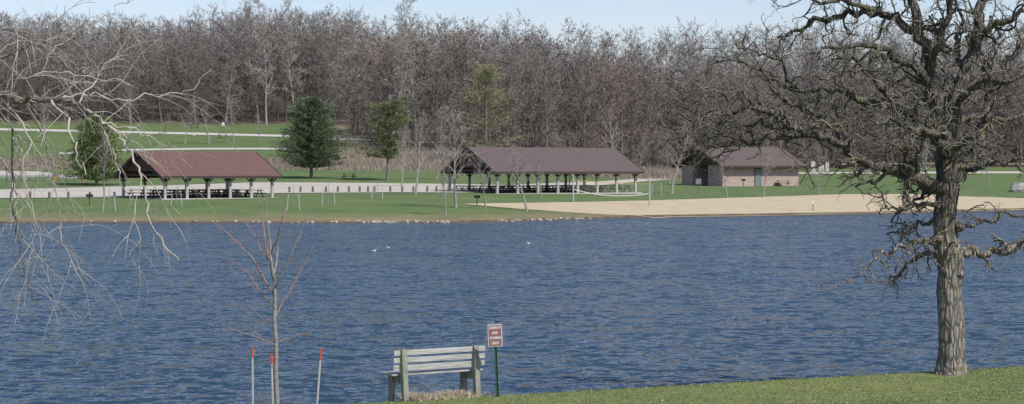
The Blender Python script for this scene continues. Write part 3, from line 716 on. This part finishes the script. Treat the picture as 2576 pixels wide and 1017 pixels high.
# ---------------------------------------------------------------- oak
def barkmat(name,c1,c2,lich,sc=7,bd=.05,lo=.52,hi=.66,zd=None):
    m,nt,b=nodes(name);L=nt.links.new
    tc=N(nt,'ShaderNodeTexCoord');mp=N(nt,'ShaderNodeMapping');mp.inputs['Scale'].default_value=(1,1,.22);L(tc.outputs['Object'],mp.inputs[0])
    no=N(nt,'ShaderNodeTexNoise');no.inputs['Scale'].default_value=sc*2;no.inputs['Detail'].default_value=8;no.inputs['Roughness'].default_value=.65;no.inputs['Distortion'].default_value=.5;L(mp.outputs[0],no.inputs['Vector'])
    vo=N(nt,'ShaderNodeTexVoronoi');vo.feature='DISTANCE_TO_EDGE';vo.inputs['Scale'].default_value=sc*2.2;L(mp.outputs[0],vo.inputs['Vector'])
    mm=N(nt,'ShaderNodeMath');mm.operation='MULTIPLY';mm.use_clamp=True;mm.inputs[1].default_value=4.;L(vo.outputs['Distance'],mm.inputs[0])
    ml=N(nt,'ShaderNodeMath');ml.operation='MULTIPLY';L(mm.outputs[0],ml.inputs[0]);L(no.outputs['Fac'],ml.inputs[1])
    rp=N(nt,'ShaderNodeValToRGB');rp.color_ramp.elements[0].position=.05;rp.color_ramp.elements[1].position=.45;rp.color_ramp.elements[0].color=(*c2,1);rp.color_ramp.elements[1].color=(*c1,1);L(ml.outputs[0],rp.inputs[0])
    out=rp.outputs[0]
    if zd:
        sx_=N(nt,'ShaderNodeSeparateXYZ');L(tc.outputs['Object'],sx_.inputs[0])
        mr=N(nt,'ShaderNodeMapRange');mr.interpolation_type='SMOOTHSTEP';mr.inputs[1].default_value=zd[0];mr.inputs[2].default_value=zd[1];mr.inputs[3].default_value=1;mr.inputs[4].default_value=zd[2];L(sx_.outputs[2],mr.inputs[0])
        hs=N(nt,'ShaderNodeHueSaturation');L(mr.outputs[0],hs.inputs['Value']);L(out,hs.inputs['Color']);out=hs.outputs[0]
    n2=N(nt,'ShaderNodeTexNoise');n2.inputs['Scale'].default_value=2.2;n2.inputs['Detail'].default_value=7;n2.inputs['Roughness'].default_value=.7;L(tc.outputs['Object'],n2.inputs['Vector'])
    r2=N(nt,'ShaderNodeValToRGB');r2.color_ramp.elements[0].position=lo;r2.color_ramp.elements[1].position=hi;r2.color_ramp.elements[1].color=(.6,.6,.6,1);L(n2.outputs['Fac'],r2.inputs[0])
    mx=N(nt,'ShaderNodeMix');mx.data_type='RGBA';mx.inputs[7].default_value=(*lich,1);L(r2.outputs[0],mx.inputs[0]);L(out,mx.inputs[6])
    L(mx.outputs[2],b.inputs['Base Color']);b.inputs['Roughness'].default_value=.95;b.inputs['Specular IOR Level'].default_value=.1
    bp=N(nt,'ShaderNodeBump');bp.inputs['Strength'].default_value=.9;bp.inputs['Distance'].default_value=bd;L(ml.outputs[0],bp.inputs['Height']);L(bp.outputs[0],b.inputs['Normal']);return m
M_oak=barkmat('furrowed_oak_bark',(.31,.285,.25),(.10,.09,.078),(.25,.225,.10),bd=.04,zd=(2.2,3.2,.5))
M_oakt=barkmat('lichened_oak_twigs',(.26,.235,.20),(.14,.125,.105),(.25,.23,.125),4,.005)
D=37.2
def OP(px,py,dd=0): return WP(px,py,D+dd)
B=OP(2393,938);B.z=gz(B.x,B.y)-.02;e=empty('oak_tree',B);W=MB();T=MB()
tr=[(2393,955,0,100),(2394,935,0,79),(2395,905,0,69),(2395,860,0,64),(2393,800,0,62),(2388,740,0,60),(2391,700,0,63),(2392,660,0,66),(2387,630,0,68),(2381,600,0,58),(2378,540,0,55),(2386,480,0,55),(2382,430,0,54),(2380,380,0,50),(2390,330,0,46),(2398,290,0,42)]
o_,r_=poly(tr,OP,B,.006,5)
n=56;b0=len(W.v)
for i,(p,r) in enumerate(zip(o_,r_)):
    for k in range(n):
        a=2*math.pi*k/n
        f=1+.035*math.sin(9*a+2*math.sin(i*.25))+.03*math.sin(17*a+1.7*math.sin(i*.4+1))+R.uniform(-.03,.03)+.03*math.sin(3*a+i*.09)
        W.v.append((p.x+math.cos(a)*r*f,p.y+math.sin(a)*r*f,p.z))
for i in range(len(o_)-1):
    for k in range(n): a=b0+i*n+k;c_=b0+i*n+(k+1)%n;W.f.append((a,c_,c_+n,a+n))
limbs=[
[(2398,300,0,42),(2404,240,.1,38),(2430,180,.2,34),(2446,110,.3,30),(2470,40,.4,26),(2478,-40,.4,20),(2500,-140,.4,12)],
[(2384,380,0,38),(2352,270,-.3,34),(2342,180,-.5,31),(2318,110,-.6,28),(2306,50,-.6,25),(2300,-20,-.5,20),(2330,-130,-.5,12)],
[(2390,470,0,34),(2432,400,.5,28),(2470,330,.9,25),(2488,250,1.2,22),(2534,180,1.3,18),(2576,100,1.4,14),(2640,20,1.4,8)],
[(2378,480,0,42),(2310,446,-.6,33),(2232,426,-1.0,27),(2165,404,-1.3,23),(2108,366,-1.5,21),(2062,344,-1.7,19),(2000,316,-1.8,16),(1950,292,-1.9,14),(1900,268,-2,12),(1850,285,-2,8),(1800,325,-2,5)],
[(2060,342,-1.7,14),(1980,347,-1.6,13),(1900,352,-1.5,11),(1840,354,-1.5,8),(1790,346,-1.5,6),(1745,356,-1.5,3.5)],
[(2130,380,-1.4,15),(2090,320,-1,12),(2040,280,-.8,10),(1985,262,-.7,8),(1930,235,-.6,5)],
[(1900,268,-2,10),(1860,240,-2.2,8),(1810,240,-2.4,6),(1760,250,-2.5,4.5),(1715,245,-2.5,3)],
[(2378,370,0,34),(2302,292,.6,28),(2235,262,1,22),(2160,250,1.2,19),(2085,226,1.4,15),(2010,232,1.5,12),(1945,205,1.6,8),(1885,190,1.7,5)],
[(2340,205,-.5,25),(2282,162,-.9,20),(2215,122,-1.1,16),(2150,112,-1.3,12),(2085,124,-1.5,9),(2030,140,-1.5,5)],
[(2215,122,-1.1,12),(2180,170,-1.3,10),(2120,190,-1.5,8),(2050,190,-1.6,5)],
[(2310,80,-.6,25),(2252,46,-.3,20),(2190,30,0,18),(2120,40,.3,14),(2052,50,.5,12),(2000,75,.6,9),(1955,95,.6,5)],
[(2200,30,0,12),(2120,2,-.2,10),(2035,-4,-.3,8),(1960,-20,-.3,6),(1915,0,-.3,3.5)],
[(2305,20,-.5,16),(2240,-20,-.6,13),(2160,-60,-.6,8)],
[(2450,110,.3,22),(2500,62,.1,18),(2550,40,0,14),(2610,20,0,8)],
[(2334,155,-.5,22),(2372,90,-.9,18),(2392,10,-1.1,14),(2410,-70,-1.2,8)],
[(2410,250,0,20),(2460,215,-.5,16),(2520,205,-.9,12),(2580,190,-1,8)],
[(2420,640,0,32),(2445,632,0,23),(2490,634,-.1,20),(2530,630,-.2,19),(2580,612,-.3,17),(2680,600,-.3,12)],
[(2398,580,0,13),(2460,562,.3,10),(2530,545,.5,7),(2600,540,.5,4)],
[(2365,615,0,18),(2312,606,-.3,14),(2255,622,-.6,11),(2205,645,-.8,8),(2160,690,-1,5),(2135,712,-1,3)],
[(2362,640,0,14),(2310,645,.3,11),(2265,680,.5,8),(2235,712,.6,4)],
[(2370,520,0,14),(2320,515,-.4,11),(2270,530,-.7,8),(2225,518,-1,4)],
[(2372,480,0,14),(2330,485,.5,11),(2290,500,.9,7),(2240,560,1.1,4)],
[(2400,420,0,20),(2460,425,-.4,14),(2525,402,-.7,11),(2590,410,-.8,6)],
[(2400,320,0,21),(2450,288,.6,17),(2520,300,1,12),(2585,282,1.2,7)],
[(2384,400,0,27),(2350,340,-1.3,22),(2300,332,-2.2,16),(2250,302,-2.9,11),(2200,310,-3.3,6)],
[(2384,360,0,27),(2370,290,1.2,22),(2340,240,2.1,16),(2290,200,2.8,11),(2230,210,3.2,6)],
[(2384,430,0,20),(2400,380,-1.2,15),(2430,350,-2,10),(2480,370,-2.6,5)],
[(2310,442,-.6,15),(2290,400,-1,12),(2240,360,-1.2,9),(2180,330,-1.2,5)],
[(2235,262,1,14),(2200,200,.8,11),(2150,160,.7,8),(2090,150,.6,4)],
[(2230,428,-1,11),(2200,460,-1.1,8),(2150,470,-1.2,4)],
[(2360,560,0,12),(2320,555,.5,9),(2280,575,.8,6),(2230,590,.9,4)],
[(2165,402,-1.3,11),(2120,420,-1.5,9),(2070,410,-1.7,6),(2030,430,-1.8,3.5)],
[(2000,318,-1.8,10),(1950,330,-1.5,8),(1900,310,-1.4,6),(1850,320,-1.4,4),(1790,300,-1.4,3)],
[(1985,262,-.7,9),(1930,190,-.6,7),(1880,165,-.5,6),(1820,150,-.5,5),(1770,190,-.5,3)],
[(2010,232,1.5,10),(1960,160,1.4,8),(1900,130,1.3,5),(1850,110,1.3,3)],
[(1850,285,-2,7),(1800,285,-2.2,5.5),(1760,300,-2.3,4.5),(1725,335,-2.3,3)],
[(1900,352,-1.5,7),(1850,375,-1.6,5.5),(1800,370,-1.7,4.5),(1750,390,-1.7,3)],
[(2488,250,1.2,16),(2470,180,1.4,13),(2500,110,1.5,10),(2490,40,1.6,7)],
[(2430,180,.2,18),(2400,120,.8,14),(2420,60,1.2,10),(2400,0,1.4,6)]]
for b_ in limbs:
    sub=4;o_,r_=poly(b_,OP,B,.042,sub);W.tube(o_,r_,10)
    low=b_[0][1]>500
    for i in range(2,len(o_)-1):
        seg=(o_[i+1]-o_[i]).length
        for _ in range(int(seg/.19+R.random())):
            dl=(o_[i+1]-o_[i]).normalized();o=rv();o=(o-dl*o.dot(dl)).normalized();a=R.uniform(.6,1.35)
            dd=dl*math.cos(a)+o*math.sin(a)
            q=o_[i].lerp(o_[i+1],R.random())
            Ls=R.uniform(.35,1.05)*(.8 if low else 1)
            limb(W,T,q,dd,Ls,max(.014,min(.032,r_[i]*.45)),1,3,(0,5,3),.48,(-.04 if low else .04),.5,5,None,(.6,1.3),.66,.12,sides=(5,4,3,3),wl=1,tap=.45)
for (px,py,s_) in((2362,600,.10),(2414,570,.10),(2376,680,.08),(2415,690,.08),(2374,450,.1)):
    c_=OP(px,py,-.12)-B;W.tube([c_+Vector((0,0,-s_)),c_+Vector((0,-.03,-s_*.5)),c_+Vector((0,-.05,0)),c_+Vector((0,-.03,s_*.5)),c_+Vector((0,0,s_))],[.02,s_*.8,s_,s_*.75,.02],9)
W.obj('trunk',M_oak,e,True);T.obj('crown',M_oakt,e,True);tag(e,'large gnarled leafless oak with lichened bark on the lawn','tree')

# ---------------------------------------------------------------- willow
D=18.
def LP(px,py,dd=0): return WP(px,py,D+dd)
bx=-7.6;B=Vector((bx,18.3,gz(bx,18.3)-.05));e=empty('willow_tree',B);W=MB();T=MB()
W.tube([Vector((0,0,-.2)),Vector((.05,0,.4)),Vector((.1,0,1.6)),Vector((.0,.1,3.2)),Vector((-.1,.1,5)),Vector((-.4,0,7)),Vector((-.5,0,9))],[.42,.33,.29,.26,.2,.13,.05],14)
wl_=[[(-760,420,0,60),(-500,330,0,44),(-200,245,0,28),(0,243,0,20),(60,250,0,17),(130,252,-.1,14),(190,262,-.2,10),(235,290,-.3,7),(262,330,-.3,5)],
[(150,252,-.1,7),(220,238,0,5),(300,252,.1,4),(370,240,.2,3.5),(430,236,.3,3),(490,222,.3,2.6),(532,172,.3,2)],
[(200,265,-.2,9),(270,312,-.3,7.5),(320,372,-.4,6.5),(350,430,-.5,6),(368,520,-.5,5),(400,600,-.6,4.5),(445,659,-.6,3)],
[(-200,245,0,14),(-60,270,.2,10),(20,300,.3,7),(30,420,.4,6),(36,560,.4,5),(60,660,.4,4),(72,740,.4,3.5),(142,794,.4,2.4)],
[(60,250,0,9),(110,330,.4,5),(132,430,.5,4.5),(150,560,.6,3.6),(165,630,.6,3),(205,720,.6,2)],
[(-700,120,0,40),(-300,90,.2,20),(0,150,.3,8),(80,112,.3,6),(160,122,.3,4),(230,170,.3,3),(270,240,.3,2.2)],
[(-300,60,.2,14),(0,70,.2,7),(60,102,.2,5),(140,135,.1,4),(200,200,0,3),(230,300,0,2.2)],
[(0,243,0,9),(60,200,-.3,5),(150,180,-.4,4),(250,200,-.5,3),(330,215,-.5,2.2)],
[(130,252,-.1,8),(180,330,-.5,5),(200,400,-.6,4),(215,440,-.6,2.2)],
[(235,290,-.3,6),(300,318,-.3,4),(360,330,-.3,3),(420,372,-.3,2.2)],
[(262,330,-.3,5),(290,400,-.2,3.5),(300,440,-.2,3),(350,580,-.1,2.6),(325,650,-.1,1.8)],
[(0,243,0,8),(-10,380,.6,5),(40,470,.7,4),(20,600,.7,3),(45,690,.7,2.2)],
[(120,140,0,4),(200,80,0,3),(280,30,0,2.5),(340,-10,0,2)],
[(200,262,-.2,5),(260,180,0,3.5),(310,120,0,2.8),(340,60,0,2)],
[(0,243,0,6),(70,330,-.2,4.5),(60,450,-.3,4),(90,560,-.3,3),(80,640,-.3,2)]]
for j,b_ in enumerate(wl_):
    o_,r_=poly(b_,LP,B,.016,5);W.tube(o_,r_,9) if b_[0][3]>=14 else T.tube(o_,r_,5)
    for i in range(3,len(o_)-1):
        xx_=(o_[i]+B).x
        if xx_<-6.0: continue
        if R.random()<(.62 if xx_<-4.1 else .26):
            dl=(o_[i+1]-o_[i]).normalized();dirn=(Vector((R.uniform(-.6,1),R.uniform(-.7,.7),R.uniform(-.5,.9)))+dl*.6).normalized()
            Ls=R.uniform(.25,.85);n=7;p=o_[i].copy();pts=[p.copy()];d=dirn
            rr=max(.0033,min(.006,r_[i]*.5));rd=[rr]
            for k in range(n):
                d=(d+rv()*.15+Vector((.0,0,-.15))).normalized();p=p+d*Ls/n;pts.append(p.copy());rd.append(rr*(1-.6*(k+1)/n))
                if R.random()<.35:
                    o=(d+rv()*.5).normalized();s2=R.uniform(.08,.3);T.tube([p,p+o*s2*.5,p+(o+Vector((0,0,-.2)))*s2],[rr*.6,rr*.5,.0018],3)
            T.tube(pts,rd,4)
M_wil=mat('pale_willow_twigs',(.48,.435,.375),.8,(.30,.265,.23),8);M_wb=mat('willow_bark',(.21,.18,.155),.9,(.10,.085,.075),12,(1,1,.3),bump=.6)
W.obj('trunk',M_wb,e,True);T.obj('crown',M_wil,e,True);tag(e,'leafless willow with pale drooping twigs over the lake','tree')

# ---------------------------------------------------------------- near grass
def blades(name,xx,yy,h,col,lab,wid=.006,lean=.5):
    n=len(xx);zz=g(xx,yy)-.004;a=NR.uniform(0,6.28,n);w=NR.uniform(.6,1.3,n)*wid;ln=NR.normal(0,lean,(n,2))*h[:,None]
    P0=np.stack([xx-np.cos(a)*w,yy-np.sin(a)*w,zz],1);P1=np.stack([xx+np.cos(a)*w,yy+np.sin(a)*w,zz],1);P2=np.stack([xx+ln[:,0],yy+ln[:,1],zz+h],1)
    o=npmesh(name,np.stack([P0,P1,P2],1).reshape(-1,3),np.arange(3*n).reshape(-1,3),M_wood,np.repeat(col,3,0));o['kind']='stuff';o['label']=lab;o['category']='grass';return o
n=90000
xx=NR.uniform(-5,13,n);yy=NR.uniform(30.5,41,n);k=(yy<33.2+(xx+2.65)*.49)&(yy>31);xx=xx[k];yy=yy[k];n=len(xx)
pt=.5+.5*np.sin(xx*1.3+np.sin(yy*2.1)*1.5)*np.sin(yy*1.9+xx*.4)
col=np.array((.185,.235,.085))*NR.uniform(.7,1.25,(n,1))*(.88+.25*pt[:,None]);q=NR.rand(n,1);col=np.where(q<.06+.10*pt[:,None],np.array((.34,.31,.20)),col);col=np.where(q<.009,np.array((.65,.62,.55)),col)
blades('grass',xx,yy,NR.uniform(.012,.035,n),col,'short green lawn grass with dry bits on the near bank',.009,.6)
n=5000
c_,s2=math.cos(th),math.sin(th);lx=NR.uniform(.2,1.6,n);ly=NR.normal(.05,.14,n);xx=bp_.x+lx*c_-ly*s2;yy=bp_.y+lx*s2+ly*c_
hb=(.05+.1*np.abs(np.sin(lx*4.+.5)))*NR.uniform(.4,1.3,n)
blades('dry_grass',xx,yy,hb,np.array((.52,.44,.31))*NR.uniform(.7,1.25,(n,1)),'matted dry tan grass growing under the bench',.006,.9)

# ---------------------------------------------------------------- light, sky, camera
w=bpy.data.worlds.new('World');scene.world=w;w.use_nodes=True;nt=w.node_tree;bg=nt.nodes['Background'];L=nt.links.new
sk=nt.nodes.new('ShaderNodeTexSky');sk.sky_type='NISHITA';sk.sun_disc=False;sk.sun_elevation=math.asin(SUN.z);sk.sun_rotation=math.atan2(SUN.x,SUN.y);sk.air_density=1.;sk.dust_density=.7;sk.ozone_density=2.0
tn=N(nt,'ShaderNodeMix');tn.data_type='RGBA';tn.blend_type='MULTIPLY';tn.inputs[0].default_value=1;tn.inputs[7].default_value=(1.06,1.0,1.10,1);L(sk.outputs[0],tn.inputs[6])
tc=N(nt,'ShaderNodeTexCoord');mp=N(nt,'ShaderNodeMapping');mp.inputs['Scale'].default_value=(1,1,5);L(tc.outputs['Generated'],mp.inputs[0])
cn=N(nt,'ShaderNodeTexNoise');cn.inputs['Scale'].default_value=4.;cn.inputs['Detail'].default_value=7;L(mp.outputs[0],cn.inputs['Vector'])
cr=N(nt,'ShaderNodeValToRGB');cr.color_ramp.elements[0].position=.48;cr.color_ramp.elements[1].position=.78;cr.color_ramp.elements[1].color=(.45,.45,.45,1);L(cn.outputs['Fac'],cr.inputs[0])
cm=N(nt,'ShaderNodeMix');cm.data_type='RGBA';L(cr.outputs[0],cm.inputs[0]);L(tn.outputs[2],cm.inputs[6]);cm.inputs[7].default_value=(5.8,6.2,7.0,1)
L(cm.outputs[2],bg.inputs[0]);bg.inputs[1].default_value=.13
l=bpy.data.lights.new('sun','SUN');l.energy=4.4;l.angle=math.radians(.5);l.color=(1,.96,.9);lo=bpy.data.objects.new('sun',l);lo.rotation_euler=SUN.to_track_quat('Z','Y').to_euler();COL.objects.link(lo)
cam=bpy.data.cameras.new('camera');cam.lens=F/2576*36;cam.sensor_width=36;cam.clip_end=8000;co=bpy.data.objects.new('camera',cam);co.location=(0,0,EH);co.rotation_euler=(math.radians(90)-math.atan(83.5/F),0,0);COL.objects.link(co);scene.camera=co
scene.view_settings.view_transform='Standard';scene.view_settings.look='None';scene.view_settings.exposure=0
